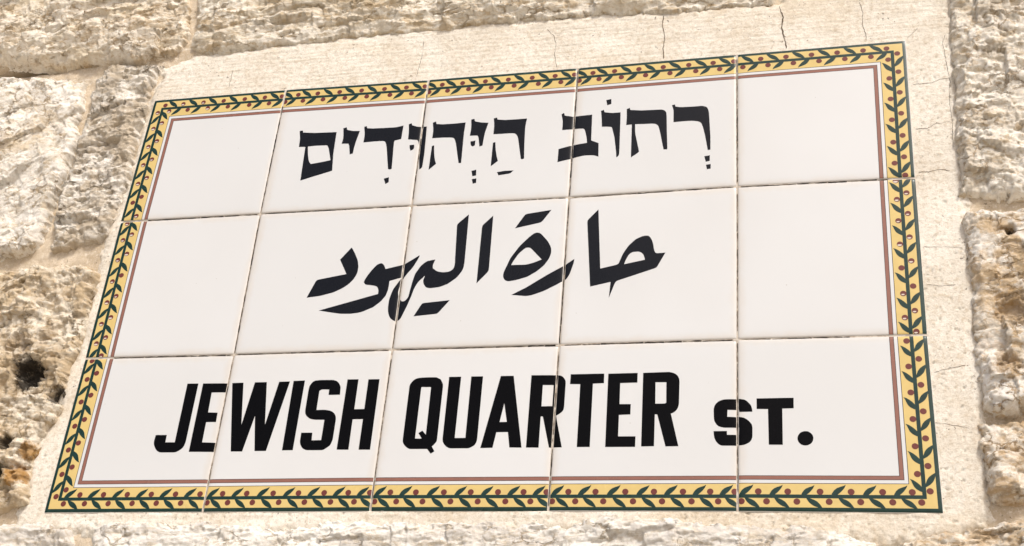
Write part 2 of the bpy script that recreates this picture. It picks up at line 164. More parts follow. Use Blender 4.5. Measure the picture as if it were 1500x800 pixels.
def chips(x, y, seed, slope=0.85, curve=0.2):
    """split-face facets: lower envelope of tilted, slightly hollow patches (unit cells)"""
    ix, iy = np.floor(x), np.floor(y)
    best = np.full(x.shape, 9e9)
    for dx in (-1, 0, 1):
        for dy in (-1, 0, 1):
            cx, cy = ix + dx, iy + dy
            px, py = cx + _hash(cx, cy, seed), cy + _hash(cx, cy, seed + 1)
            gx = (_hash(cx, cy, seed + 2) - .5) * 2 * slope
            gy = (_hash(cx, cy, seed + 3) - .5) * 2 * slope
            h0 = (_hash(cx, cy, seed + 4) - .5) * .5
            ddx, ddy = x - px, y - py
            best = np.minimum(best, h0 + gx * ddx + gy * ddy + curve * (ddx * ddx + ddy * ddy))
    best = np.maximum(best, np.median(best) - 2.2 * best.std())
    return (best - best.mean()) / best.std() * .24

def smooth01(a, b, x):
    t = np.clip((x - a) / (b - a), 0, 1)
    return t * t * (3 - 2 * t)

def poly_sd(poly, x, y):
    """signed distance, positive inside"""
    dmin = np.full(x.shape, 9e9)
    ins = np.zeros(x.shape, bool)
    n = len(poly)
    for i in range(n):
        (ax, ay), (bx, by) = poly[i], poly[(i + 1) % n]
        ex, ey = bx - ax, by - ay
        L = ex * ex + ey * ey
        if L < 1e-9:
            continue
        t = np.clip(((x - ax) * ex + (y - ay) * ey) / L, 0, 1)
        dmin = np.minimum(dmin, np.hypot(x - ax - t * ex, y - ay - t * ey))
        if ay != by:
            c = ((ay > y) != (by > y)) & (x < (bx - ax) * (y - ay) / (by - ay) + ax)
            ins ^= c
    return np.where(ins, dmin, -dmin)

# ------------------------------------------------------------------ mesh helpers
def W3(x, h, z):
    """wall millimetres (x, proud h, z) -> metres"""
    return (x / 1000.0, -h / 1000.0, z / 1000.0)

def link(name, me, mats, parent=None, smooth=True):
    """link a mesh (in metres about the sign's centre) with its origin moved to its middle"""
    n = len(me.vertices)
    co = np.empty(n * 3, np.float32)
    me.vertices.foreach_get('co', co)
    co = co.reshape(-1, 3)
    c = (co.min(0) + co.max(0)) / 2
    co -= c
    me.vertices.foreach_set('co', co.ravel())
    o = bpy.data.objects.new(name, me)
    COL.objects.link(o)
    for m in (mats if isinstance(mats, (list, tuple)) else [mats]):
        me.materials.append(m)
    if smooth:
        me.polygons.foreach_set('use_smooth', [True] * len(me.polygons))
    me.update()
    o['mid'] = [float(v) for v in c]
    w = Vector((float(c[0]), float(c[1]), float(c[2])))
    if parent is not None:
        o.parent = parent
        o.location = w - Vector(parent['mid'])
    else:
        o.location = w + Vector((0, 0, Z0))
    return o

def empty(name, label, cat):
    o = bpy.data.objects.new(name, None)
    COL.objects.link(o)
    o.empty_display_size = 0.05
    o.location = (0, 0, Z0)
    o['mid'] = [0.0, 0.0, 0.0]
    o['label'] = label
    o['category'] = cat
    return o

def grid_mesh(name, X, Z, H, keep):
    """grid of wall points with heights; keep is a mask per point"""
    ny, nx = X.shape
    q = keep[:-1, :-1] & keep[1:, :-1] & keep[:-1, 1:] & keep[1:, 1:]
    idx = np.arange(nx * ny).reshape(ny, nx)
    f = np.stack([idx[:-1, :-1][q], idx[:-1, 1:][q], idx[1:, 1:][q], idx[1:, :-1][q]], 1)
    used = np.unique(f)
    remap = np.full(nx * ny, -1)
    remap[used] = np.arange(len(used))
    f = remap[f]
    co = np.stack([X.ravel(), -H.ravel(), Z.ravel()], 1)[used] / 1000.0
    me = bpy.data.meshes.new(name)
    me.vertices.add(len(co))
    me.vertices.foreach_set('co', co.astype(np.float32).ravel())
    me.loops.add(f.size)
    me.loops.foreach_set('vertex_index', f.ravel().astype(np.int32))
    me.polygons.add(len(f))
    me.polygons.foreach_set('loop_start', np.arange(0, f.size, 4, dtype=np.int32))
    me.polygons.foreach_set('loop_total', np.full(len(f), 4, np.int32))
    me.update(calc_edges=True)
    return me

# ------------------------------------------------------------------ materials
class NT:
    def __init__(s, name):
        s.m = bpy.data.materials.new(name)
        s.m.use_nodes = True
        s.t = s.m.node_tree
        s.b = s.t.nodes['Principled BSDF']
        s.tc = s.t.nodes.new('ShaderNodeTexCoord')
        s.geo = s.t.nodes.new('ShaderNodeNewGeometry')
    def set(s, sock, v):
        if hasattr(v, 'is_output'):
            s.t.links.new(v, sock)
        elif isinstance(v, (tuple, list)) and len(v) == 3 and sock.type == 'RGBA':
            sock.default_value = (*v, 1)
        else:
            sock.default_value = v
    def P(s, scale=(1, 1, 1), off=(0, 0, 0)):
        mp = s.t.nodes.new('ShaderNodeMapping')
        mp.inputs['Scale'].default_value = scale
        mp.inputs['Location'].default_value = off
        s.t.links.new(s.geo.outputs['Position'], mp.inputs['Vector'])
        return mp.outputs['Vector']
    def noise(s, vec, scale, detail=6, rough=.6, dist=0.0, out='Fac'):
        n = s.t.nodes.new('ShaderNodeTexNoise')
        s.t.links.new(vec, n.inputs['Vector'])
        n.inputs['Scale'].default_value = scale
        n.inputs['Detail'].default_value = detail
        n.inputs['Roughness'].default_value = rough
        n.inputs['Distortion'].default_value = dist
        return n.outputs[out]
    def ramp(s, fac, a, b, inv=False):
        r = s.t.nodes.new('ShaderNodeMapRange')
        r.interpolation_type = 'SMOOTHSTEP'
        s.set(r.inputs['Value'], fac)
        r.inputs['From Min'].default_value = a
        r.inputs['From Max'].default_value = b
        r.inputs['To Min'].default_value = 1.0 if inv else 0.0
        r.inputs['To Max'].default_value = 0.0 if inv else 1.0
        return r.outputs['Result']
    def math(s, op, a, b=0.0, c=None):
        n = s.t.nodes.new('ShaderNodeMath')
        n.operation = op
        s.set(n.inputs[0], a)
        s.set(n.inputs[1], b)
        if c is not None:
            s.set(n.inputs[2], c)
        return n.outputs[0]
    def mix(s, fac, a, b):
        n = s.t.nodes.new('ShaderNodeMix')
        n.data_type = 'RGBA'
        s.set(n.inputs[0], fac)
        s.set(n.inputs[6], a)
        s.set(n.inputs[7], b)
        return n.outputs[2]
    def spot(s, x, z, r, wob):
        """soft-edged patch about a wall point (mm)"""
        v = s.t.nodes.new('ShaderNodeVectorMath')
        v.operation = 'DISTANCE'
        mp = s.t.nodes.new('ShaderNodeVectorMath')
        mp.operation = 'MULTIPLY'
        s.t.links.new(s.geo.outputs['Position'], mp.inputs[0])
        mp.inputs[1].default_value = (1, 0, 1)
        s.t.links.new(mp.outputs[0], v.inputs[0])
        v.inputs[1].default_value = (x / 1000, 0, Z0 + z / 1000)
        d = s.math('ADD', v.outputs['Value'], s.math('MULTIPLY', s.math('SUBTRACT', wob, .5), r / 1000 * 2.6))
        return s.ramp(d, r / 1000 * .55, r / 1000 * 1.05, inv=True)
    def bump(s, h, strength, dist, prev=None):
        n = s.t.nodes.new('ShaderNodeBump')
        s.set(n.inputs['Height'], h)
        n.inputs['Strength'].default_value = strength
        n.inputs['Distance'].default_value = dist
        if prev is not None:
            s.t.links.new(prev, n.inputs['Normal'])
        return n.outputs['Normal']
    def done(s, color, rough, normal=None, spec=.5, coat=None):
        s.set(s.b.inputs['Base Color'], color)
        s.set(s.b.inputs['Roughness'], rough)
        s.b.inputs['Specular IOR Level'].default_value = spec
        if normal is not None:
            s.t.links.new(normal, s.b.inputs['Normal'])
        return s.m

def stone_mat(name, white, cream, tan, stain, tan_at=(.46, .66), stain_at=(.58, .74), sx=1.0, sz=1.6, seed=0.0, rot=0.0, specks=.7, spots=()):
    n = NT(name)
    p = n.P((sx, 1, sz), (seed, seed * .7, -seed))
    p0 = n.P((1, 1, 1), (seed, 0, 0))
    a = n.noise(p, 22, 9, .66, .5)
    b = n.noise(p, 60, 7, .62, .3)
    c = n.noise(p, 11, 8, .7, 1.2)
    e = n.noise(p0, 260, 5, .7)
    col = n.mix(n.ramp(a, .44, .64), white, cream)
    tfac = n.math('ADD', n.math('MULTIPLY', c, .62), n.math('MULTIPLY', b, .38))
    col = n.mix(n.math('MULTIPLY', n.ramp(tfac, tan_at[0], tan_at[1] - .06), .9), col, tan)
    sfac = n.math('ADD', n.math('MULTIPLY', n.noise(p, 17, 9, .72, 1.6), .7), n.math('MULTIPLY', b, .3))
    col = n.mix(n.math('MULTIPLY', n.ramp(sfac, *stain_at), .85), col, stain)
    col = n.mix(n.math('MULTIPLY', n.ramp(e, .46, .60), .3), col, tan)
    f = n.noise(n.P((sx * .8, 1, sz * 1.3), (seed * 2, 0, seed)), 120, 6, .7, .8)
    col = n.mix(n.math('MULTIPLY', n.math('MULTIPLY', n.ramp(f, .53, .59), n.ramp(a, .36, .48)), .9), col, tan)
    col = n.mix(n.math('MULTIPLY', n.ramp(f, .34, .44, inv=True), .7), col, white)
    # fine dirty fissures between the splinters of the split face
    vd = n.t.nodes.new('ShaderNodeVectorMath')
    vd.operation = 'MULTIPLY_ADD'
    n.t.links.new(n.noise(p, 60, 5, .65, .2, 'Color'), vd.inputs[0])
    vd.inputs[1].default_value = (.022, .022, .022)
    n.t.links.new(p, vd.inputs[2])
    vo = n.t.nodes.new('ShaderNodeTexVoronoi')
    vo.feature = 'DISTANCE_TO_EDGE'
    vo.inputs['Scale'].default_value = 62
    n.t.links.new(vd.outputs[0], vo.inputs['Vector'])
    fis = n.math('MULTIPLY', n.ramp(vo.outputs['Distance'], .015, .07, inv=True), n.ramp(n.noise(p0, 38, 5, .6), .5, .6))
    col = n.mix(n.math('MULTIPLY', fis, .75), col, stain)
    wob = n.noise(p0, 70, 7, .7)
    for (x, z, r, c3, amt) in spots:
        col = n.mix(n.math('MULTIPLY', n.spot(x, z, r, wob), amt), col, c3)
    sp = n.math('MULTIPLY', n.ramp(n.noise(p0, 420, 3, .6), .66, .72), n.ramp(n.noise(p0, 30, 4, .6), .5, .62))
    col = n.mix(n.math('MULTIPLY', sp, specks), col, (.09, .065, .045))
    h = n.bump(n.noise(p, 110, 9, .74, .5), .8, .0035)
    h = n.bump(n.noise(p0, 520, 5, .75), .8, .0012, h)
    h = n.bump(n.math('MULTIPLY', fis, -1.0), .9, .0014, h)
    return n.done(col, .92, h, .25)

def cement_mat(name, light, dark):
    n = NT(name)
    p0 = n.P()
    ps = n.P((.10, 1, 2.2))
    a = n.noise(p0, 16, 7, .62, .4)
    col = n.mix(n.ramp(a, .36, .66), light, dark)
    blot = n.noise(p0, 6.5, 8, .68, .8)
    col = n.mix(n.math('MULTIPLY', n.ramp(blot, .50, .68), .5), col, (.58, .47, .32))
    # trowelled streaks, only on the strip above the sign
    sep = n.t.nodes.new('ShaderNodeSeparateXYZ')
    n.t.links.new(n.geo.outputs['Position'], sep.inputs[0])
    top = n.ramp(sep.outputs['Z'], Z0 + .215, Z0 + .235)
    st = n.noise(ps, 170, 5, .62, .15)
    col = n.mix(n.math('MULTIPLY', n.math('MULTIPLY', n.ramp(st, .52, .72), top), .5), col, (.47, .375, .25))
    col = n.mix(n.math('MULTIPLY', n.math('MULTIPLY', n.ramp(st, .3, .46, inv=True), top), .6), col, (.78, .73, .63))
    grain = n.noise(p0, 700, 4, .7)
    g2 = n.noise(p0, 230, 5, .7)
    col = n.mix(n.math('MULTIPLY', n.ramp(g2, .5, .66), .45), col, (.46, .35, .22))
    col = n.mix(n.math('MULTIPLY', n.ramp(g2, .34, .46, inv=True), .4), col, (.90, .84, .73))
    col = n.mix(n.math('MULTIPLY', n.ramp(grain, .5, .68), .42), col, (.36, .27, .17))
    col = n.mix(n.math('MULTIPLY', n.ramp(grain, .3, .45, inv=True), .35), col, (.8, .76, .68))
    sp = n.math('MULTIPLY', n.ramp(n.noise(p0, 330, 2, .5), .69, .73), n.ramp(n.noise(p0, 24, 3, .6), .42, .6))
    col = n.mix(n.math('MULTIPLY', sp, .8), col, (.1, .075, .05))
    h = n.bump(g2, .5, .0016)
    h = n.bump(grain, .6, .0008, h)
    h = n.bump(st, .3, .0008, h)
    return n.done(col, .93, h, .25)

SPEC = .38

def glaze(name, col, rough=.24, mott=0.0, mcol=(0, 0, 0), mscale=900, spec=.32):
    n = NT(name)
    c = col
    p = n.P()
    if mott:
        c = n.mix(n.math('MULTIPLY', n.ramp(n.noise(p, mscale, 3, .6), .42, .68), mott), col, mcol)
    h = n.bump(n.noise(p, 26, 3, .5), .05, .002)
    h = n.bump(n.noise(p, 420, 2, .5), .03, .0003, h)
    r = n.math('MULTIPLY_ADD', n.noise(p, 35, 4, .6), .12, rough - .06)
    return n.done(c, r, h, spec)

def tile_mat():
    n = NT('white_glaze')
    p = n.P()
    col = n.mix(n.ramp(n.noise(p, 7, 2, .5), .3, .7), (.618, .618, .605), (.596, .592, .574))
    oi = n.t.nodes.new('ShaderNodeObjectInfo')
    col = n.mix(n.math('MULTIPLY', oi.outputs['Random'], .55), col, (.57, .572, .558))
    # cream tint along the joints, with a ragged edge
    sep = n.t.nodes.new('ShaderNodeSeparateXYZ')
    n.t.links.new(n.geo.outputs['Position'], sep.inputs[0])
    def near(co, off):
        q = n.math('PINGPONG', n.math('ADD', co, off), .075)
        return n.math('MULTIPLY', q, 1.0)
    dx = near(sep.outputs['X'], 5 * .15 + .075)
    dz = near(sep.outputs['Z'], 5 * .15 + .075 - Z0)
    dj = n.math('MINIMUM', dx, dz)
    wob = n.noise(p, 55, 6, .65)
    dj = n.math('ADD', dj, n.math('MULTIPLY', n.math('SUBTRACT', wob, .5), .010))
    col = n.mix(n.math('MULTIPLY', n.ramp(dj, .0005, .0085, inv=True), .32), col, (.56, .47, .36))
    # rare pin holes and specks of dirt in the glaze
    sp = n.math('MULTIPLY', n.ramp(n.noise(p, 300, 1, .4), .78, .81), n.ramp(n.noise(p, 13, 2, .5), .47, .6))
    col = n.mix(n.math('MULTIPLY', sp, .75), col, (.3, .25, .2))
    h = n.bump(n.noise(p, 26, 3, .5), .05, .002)
    h = n.bump(n.noise(p, 420, 2, .5), .025, .0003, h)
    r = n.math('MULTIPLY_ADD', n.noise(p, 20, 2, .5), .08, .2)
    return n.done(col, r, h, SPEC)

M_TILE = tile_mat()
M_BLACK = glaze('black_print', (.0020, .0018, .0020), .3, .5, (.006, .0055, .006), 1300, .06)  # bottom line's black, colour and gloss lowered where less sky reflects
M_BLACK_SKY = glaze('sky_tinted_black_print', (.0036, .0038, .0052), .26, .5, (.010, .0105, .013), 1300, .2)  # upper lines' black, with bluish sky reflection put into its colour
M_YELL = glaze('yellow_print', (.61, .455, .17), .26, .4, (.53, .385, .14), 60)
M_GREEN = glaze('green_print', (.008, .028, .020), .26, .4, (.015, .05, .042), 120)
M_LEAF = glaze('dark_leaf_print', (.008, .028, .020), .26, .45, (.014, .046, .038), 160)
M_BERRY = glaze('berry_print', (.135, .032, .025), .26, .3, (.14, .04, .03), 200)
M_BROWN = glaze('brown_stripe_print', (.25, .112, .08), .26, .4, (.20, .098, .072), 90)
M_LINE = glaze('dark_line_print', (.03, .022, .02), .26)
M_GLINT = glaze('white_berry_print', (.60, .52, .44), .26)

def plain(name, col, rough=.9, var=.3, scale=300, dark=(0, 0, 0)):
    n = NT(name)
    p = n.P()
    c = n.mix(n.math('MULTIPLY', n.ramp(n.noise(p, scale, 5, .65), .4, .65), var), col, dark)
    return n.done(c, rough, n.bump(n.noise(p, scale * 2.5, 4, .65), .5, .0005), .3)

M_GROUT = plain('white_grout', (.56, .50, .42), .92, .7, 160, (.26, .195, .135))
M_GAP = plain('grimy_gap_shade', (.014, .010, .008), .95, .4, 500, (.05, .036, .026))  # shade and grime of the open joints, as near-black colour
M_CRACK = plain('crack_shade', (.10, .07, .045), .95, .4, 300, (.2, .15, .1))
M_EDGE = plain('green_glazed_edge', (.03, .07, .055), .4, .6, 160, (.16, .22, .19))

# ------------------------------------------------------------------ the wall
wall = empty('stone_wall', 'rough cream limestone block wall with sandy mortar around the tile sign', 'wall')
wall['kind'] = 'thing'

# unseen street paving, added to bounce fill light up onto the wall
bm = bmesh.new()
bmesh.ops.create_grid(bm, x_segments=2, y_segments=2, size=60)
me = bpy.data.meshes.new('ground')
bm.to_mesh(me)
bm.free()
ground = bpy.data.objects.new('ground', me)
COL.objects.link(ground)
ground['kind'] = 'structure'
me.materials.append(plain('street_paving', (.50, .45, .37), .9, .4, 6, (.36, .31, .25)))

def make_grid(x0, x1, z0, z1, step):
    xs, zs = np.arange(x0, x1 + step, step), np.arange(z0, z1 + step, step)
    return np.meshgrid(xs, zs)

CREAM = (.76, .66, .50)
TAN, OCHRE = (.60, .465, .30), (.44, .30, .155)
GREY = (.30, .255, .20)

def stone(key, seed, prot, big, bigl, chip, chipl, fine, an, mat, edge=14, pits=(), rot=0.0, label=None, layer=0.0, step=1.0, small=1.0):
    poly = pts(STONES[key])
    X, Z = make_grid(poly[:, 0].min() - 6, poly[:, 0].max() + 6, poly[:, 1].min() - 6, poly[:, 1].max() + 6, step)
    sd = poly_sd(poly, X, Z)
    sd = sd + 6 * fbm(X / 26, Z / 26, seed, 3) + 4.5 * fbm(X / 8, Z / 8, seed + 5, 4, .6)
    c, s = math.cos(math.radians(rot)), math.sin(math.radians(rot))
    U, V = (X * c + Z * s) / an, -X * s + Z * c
    wu, wv = 3.5 * fbm(X / 18, Z / 18, seed + 9, 4), 3.5 * fbm(X / 18, Z / 18, seed + 13, 4)
    rough = .7 * big * fbm(U / bigl, V / bigl, seed + 20, 5, .5)
    rough = rough + 1.15 * chip * chips((U + wu) / chipl, (V + wv) / chipl, seed + 30)
    rough = rough + .6 * small * chip * chips((U + wv) / (chipl * .42), (V - wu) / (chipl * .42), seed + 40)
    rough = rough + .3 * small * chip * chips((U - wv * .6) / (chipl * .17), (V + wu * .6) / (chipl * .17), seed + 45)
    rough = rough + fine * fbm(U / 9, V / 9, seed + 50, 4, .65) + fine * .8 * np.minimum(0, fbm(U / 5, V / 4, seed + 60, 3, .6, True) - .1)
    rough = rough - .9 * fine * smooth01(.12, .3, fbm(U / 14 + wu * .1, V / 9, seed + 64, 4, .6))
    if layer:
        q = V / 17 + 1.3 * fbm(U / 60, V / 60, seed + 70, 3)
        rough = rough + layer * (np.abs((q % 1.0) - .32) - .34) * (1 + .8 * fbm(U / 40, V / 30, seed + 75, 2))
    e = smooth01(-1, edge, sd)
    H = -10 + (10 + prot * (.25 + .75 * e)) * smooth01(-2.0, 2.5, sd) + rough * (.35 + .65 * e)
    H = np.maximum(H, -14)
    for (x, z, r, dep) in pits:
        dd = np.hypot(X - x, Z - z) + r * .6 * fbm(X / 6, Z / 6, seed + 80, 3)
        H = H - dep * (1 - smooth01(r * .3, r, dd))
    me = grid_mesh('stone_block', X, Z, H, sd > -5)
    o = link('stone_block', me, mat, wall)
    if label:
        o['label'] = label
    return o

m_layer = stone_mat('layered_limestone', (.90, .83, .71), CREAM, TAN, OCHRE, (.50, .66), (.56, .72), .8, 1.7, 1.0)
m_layer2 = stone_mat('layered_limestone_pale', (.90, .84, .725), (.68, .60, .47), (.62, .49, .32), (.48, .345, .19), (.52, .68), (.58, .74), .7, 1.7, 4.0)
m_white = stone_mat('white_limestone', (.91, .86, .77), (.70, .63, .52), (.64, .53, .38), (.50, .37, .22), (.55, .72), (.62, .78), 1, 1.2, 8.0, specks=.4)
m_bumpy = stone_mat('pale_bumpy_limestone', (.91, .855, .75), (.70, .625, .51), (.64, .52, .36), (.52, .38, .23), (.53, .70), (.60, .76), 1, 1.3, 12.0, specks=.5)
m_pitted = stone_mat('weathered_grey_limestone', (.89, .84, .75), (.60, .535, .44), (.54, .45, .33), (.27, .21, .14), (.46, .62), (.55, .70), .9, 1.5, 16.0, specks=1.0)
m_brown = stone_mat('brown_stained_limestone', (.90, .84, .73), (.66, .58, .46), (.56, .41, .245), (.40, .255, .12), (.46, .62), (.52, .66), 1, 1.3, 20.0)
m_low = stone_mat('white_grey_limestone', (.91, .87, .79), (.72, .67, .60), (.66, .575, .45), (.52, .41, .27), (.53, .70), (.62, .78), .7, 1.4, 24.0, specks=.4)
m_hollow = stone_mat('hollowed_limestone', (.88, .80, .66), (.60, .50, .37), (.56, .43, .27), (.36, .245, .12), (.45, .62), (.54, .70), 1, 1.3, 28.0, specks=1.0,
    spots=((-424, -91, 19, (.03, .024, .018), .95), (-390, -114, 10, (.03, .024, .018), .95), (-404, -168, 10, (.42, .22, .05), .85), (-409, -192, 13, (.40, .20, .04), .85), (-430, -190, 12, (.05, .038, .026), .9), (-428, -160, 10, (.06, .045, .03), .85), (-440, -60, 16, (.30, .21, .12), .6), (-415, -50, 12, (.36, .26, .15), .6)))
m_knot = stone_mat('white_limestone_with_knot', (.91, .86, .77), (.68, .60, .48), (.58, .43, .26), (.42, .27, .13), (.50, .66), (.545, .69), 1, 1.3, 33.0,
    spots=((440, -58, 20, (.40, .26, .12), .75), (431, -108, 15, (.40, .26, .12), .7), (462, -100, 18, (.42, .28, .14), .7), (450, -20, 12, (.5, .36, .2), .5), (445, 12, 3.5, (.05, .035, .025), .95)))

stone('A', 101, 8, 9, 60, 13, 34, 3.2, 1.7, m_layer, 8, rot=16, layer=7, small=.8)
stone('B', 211, 5, 7, 55, 9, 30, 3.2, 1.7, m_layer2, 14, rot=3, layer=5)
stone('C', 307, 7, 5, 50, 8, 22, 3.2, 1.3, m_bumpy, 8, rot=-8)
stone('D', 401, 9, 10, 60, 11, 36, 1.8, 1.2, m_knot, 10, small=.6, pits=((445, 12, 5, 9), (439, -60, 15, 7), (432, -110, 12, 6), (460, -95, 14, 5)), label='white limestone block with brown stains and a small dark knot hole')
stone('E', 503, 8, 8, 50, 10, 30, 2.0, 1.3, m_brown, 9, small=.6)
stone('F1', 601, 9, 7, 60, 13, 36, 2.0, 1.5, m_low, 8, rot=4, small=.6)
stone('F0', 653, 9, 7, 50, 10, 32, 2.4, 1.3, m_low, 8)
stone('F2', 701, 7, 7, 50, 9, 30, 2.4, 1.3, m_brown, 9)
stone('G', 809, 9, 8, 70, 17, 40, 1.6, 1.2, m_white, 8, rot=35, small=.45, label='white limestone block with broad sharp split facets')
stone('K', 907, 5, 6, 40, 8, 22, 3.8, 1.4, m_pitted, 7, label='grey weathered limestone block beside the upper left of the sign', rot=10)
stone('I', 997, 9, 9, 50, 11, 30, 3.8, 1.2, m_hollow, 9, pits=((-424, -91, 19, 18), (-390, -114, 10, 16), (-430, -190, 13, 15), (-428, -160, 10, 12), (-407, -182, 16, 7), (-440, -60, 14, 6)), label='hollowed limestone block with black cavities and orange stains')

# mortar between the stones
X, Z = make_grid(-700, 620, -360, 430, 2.5)
H = -5.0 + 2.4 * fbm(X / 26, Z / 26, 31, 4) + 1.8 * fbm(X / 8, Z / 8, 35, 3, .6)
H = H - 26 * np.exp(-((X + 552) / 46) ** 2 - ((Z - 283) / 4.5) ** 2)
H = H - 5 * np.exp(-((X + 447.5) / 3) ** 2) * smooth01(60, 110, Z) * (1 - smooth01(215, 245, Z))
for key in STONES:                      # the blocks run deep into the wall, the mortar only fills the joints
    H = np.where(poly_sd(pts(STONES[key]), X, Z) > 9, -34, H)
keep = ~((np.abs(X) < 350) & (np.abs(Z) < 205))
link('mortar', grid_mesh('mortar', X, Z, H, keep), cement_mat('sandy_mortar', (.62, .52, .39), (.46, .365, .25)), wall)

# cement surround: trowelled flat round the tiles
cem = pts(CEMENT)
X, Z = make_grid(cem[:, 0].min() - 4, cem[:, 0].max() + 4, cem[:, 1].min() - 4, cem[:, 1].max() + 4, 1.1)
sd = poly_sd(cem, X, Z) + 5 * fbm(X / 20, Z / 20, 41, 3) + 3.5 * fbm(X / 6, Z / 6, 42, 3, .6)
topw = smooth01(222, 232, Z)
botw = 1 - smooth01(-236, -226, Z)
H = -1.15 + .5 * fbm(X / 45, Z / 45, 43, 2) + .35 * fbm(X / 4, Z / 4, 47, 3, .6)
H = H + topw * (.55 * fbm(X / 55, Z / 2.2, 53, 3, .6) + .3 * fbm(X / 25, Z / 9, 59, 2))
H = H + botw * (1.1 * fbm(X / 16, Z / 7, 61, 4, .6) + .5)
pit = fbm(X / 3.2, Z / 3.2, 67, 2)
H = H - 1.6 * smooth01(.42, .6, pit) * (1 - topw * .6)
H = -7 + (H + 7) * smooth01(-5, 9, sd + 3 * fbm(X / 9, Z / 9, 49, 3)) ** .8
H = H + .9 * np.exp(-((Z + 226.5 - 1.2 * fbm(X / 30, Z * 0, 71, 3)) / 2.2) ** 2) * smooth01(-.25, .35, fbm(X / 40, Z * 0 + 3, 73, 3)) * (np.abs(X) < 372)
inner = (np.abs(X) < 372.5) & (np.abs(Z) < 222.3)
H = np.where(inner, -3.2, H)
CEM_X, CEM_Z, CEM_H = X, Z, H
keep = (sd > -5) & ~((np.abs(X) < 362) & (np.abs(Z) < 214))
cement = link('cement_surround', grid_mesh('cement_surround', X, Z, H, keep), cement_mat('trowelled_cement', (.76, .71, .615), (.66, .595, .49)), wall)
cement['label'] = 'smooth sandy cement strip framing the tile sign'

def cem_h(x, z):
    i = np.clip(((x - CEM_X[0, 0]) / 1.1).astype(int), 0, CEM_X.shape[1] - 1)
    j = np.clip(((z - CEM_Z[0, 0]) / 1.1).astype(int), 0, CEM_X.shape[0] - 1)
    i2, j2 = np.clip(i + 1, 0, CEM_X.shape[1] - 1), np.clip(j + 1, 0, CEM_X.shape[0] - 1)
    return np.maximum(np.maximum(CEM_H[j, i], CEM_H[j, i2]), np.maximum(CEM_H[j2, i], CEM_H[j2, i2]))

def ribbon(bm, P, w, hfun, mat=0, jit=.6, seed=0, step=1.0):
    """thin wandering strip along the polyline P (mm)"""
    seg = np.diff(P, axis=0)
    L = np.r_[0, np.cumsum(np.hypot(seg[:, 0], seg[:, 1]))]
    n = max(2, int(L[-1] / step) + 1)
    t = np.linspace(0, L[-1], n)
    x, z = np.interp(t, L, P[:, 0]), np.interp(t, L, P[:, 1])
    tx, tz = np.gradient(x), np.gradient(z)
    k = np.hypot(tx, tz) + 1e-9
    nx, nz = -tz / k, tx / k
    off = jit * fbm(t / 7, t * 0 + seed, 7 + seed, 4, .65) * 1.6
    ww = w * np.clip(.75 + .9 * fbm(t / 9, t * 0 + seed + .5, 11 + seed, 3), .25, 1.6) / 2
    x, z = x + nx * off, z + nz * off
    ww[0] *= .3
    ww[-1] *= .3
    h = hfun(x, z, t)
    a = [bm.verts.new(W3(x[i] + nx[i] * ww[i], h[i], z[i] + nz[i] * ww[i])) for i in range(n)]
    b = [bm.verts.new(W3(x[i] - nx[i] * ww[i], h[i], z[i] - nz[i] * ww[i])) for i in range(n)]
    for i in range(n - 1):
        f = bm.faces.new((a[i], b[i], b[i + 1], a[i + 1]))
        f.material_index = mat

def bm_mesh(name, bm):
    bmesh.ops.recalc_face_normals(bm, faces=bm.faces)
    me = bpy.data.meshes.new(name)
    bm.to_mesh(me)
    bm.free()
    # all of these are open sheets seen from the street: face -Y
    if len(me.polygons):
        s = sum(p.normal.y * p.area for p in me.polygons)
        if s > 0:
            me.flip_normals()
    return me

crack_w = [1.0, 1.3, .55, .6, .45, .5, .5, .55, .6, .6, .55, .45, .4, .3, .35]
for i, c in enumerate(CRACKS):
    bm = bmesh.new()
    ribbon(bm, pts(c, .1), crack_w[i], lambda x, z, t: cem_h(x, z) + .12, 0, .9, 3 * i + 1)
    link('crack', bm_mesh('crack', bm), M_CRACK, wall)

# ------------------------------------------------------------------ the sign
sign = empty('street_sign', 'white glazed tile sign with leafy yellow border and black lettering, set in the wall', 'street sign')
JT = {k: np.array(v) / 10.0 for k, v in JOINTS.items()}
S = 150.0
GAP = .5
PROF_D = [0, .3, .8, 2.0, 4.0, 7.0, 11.0]
PROF_H = [-1.45, -.78, -.40, -.21, -.09, -.025, 0.0]

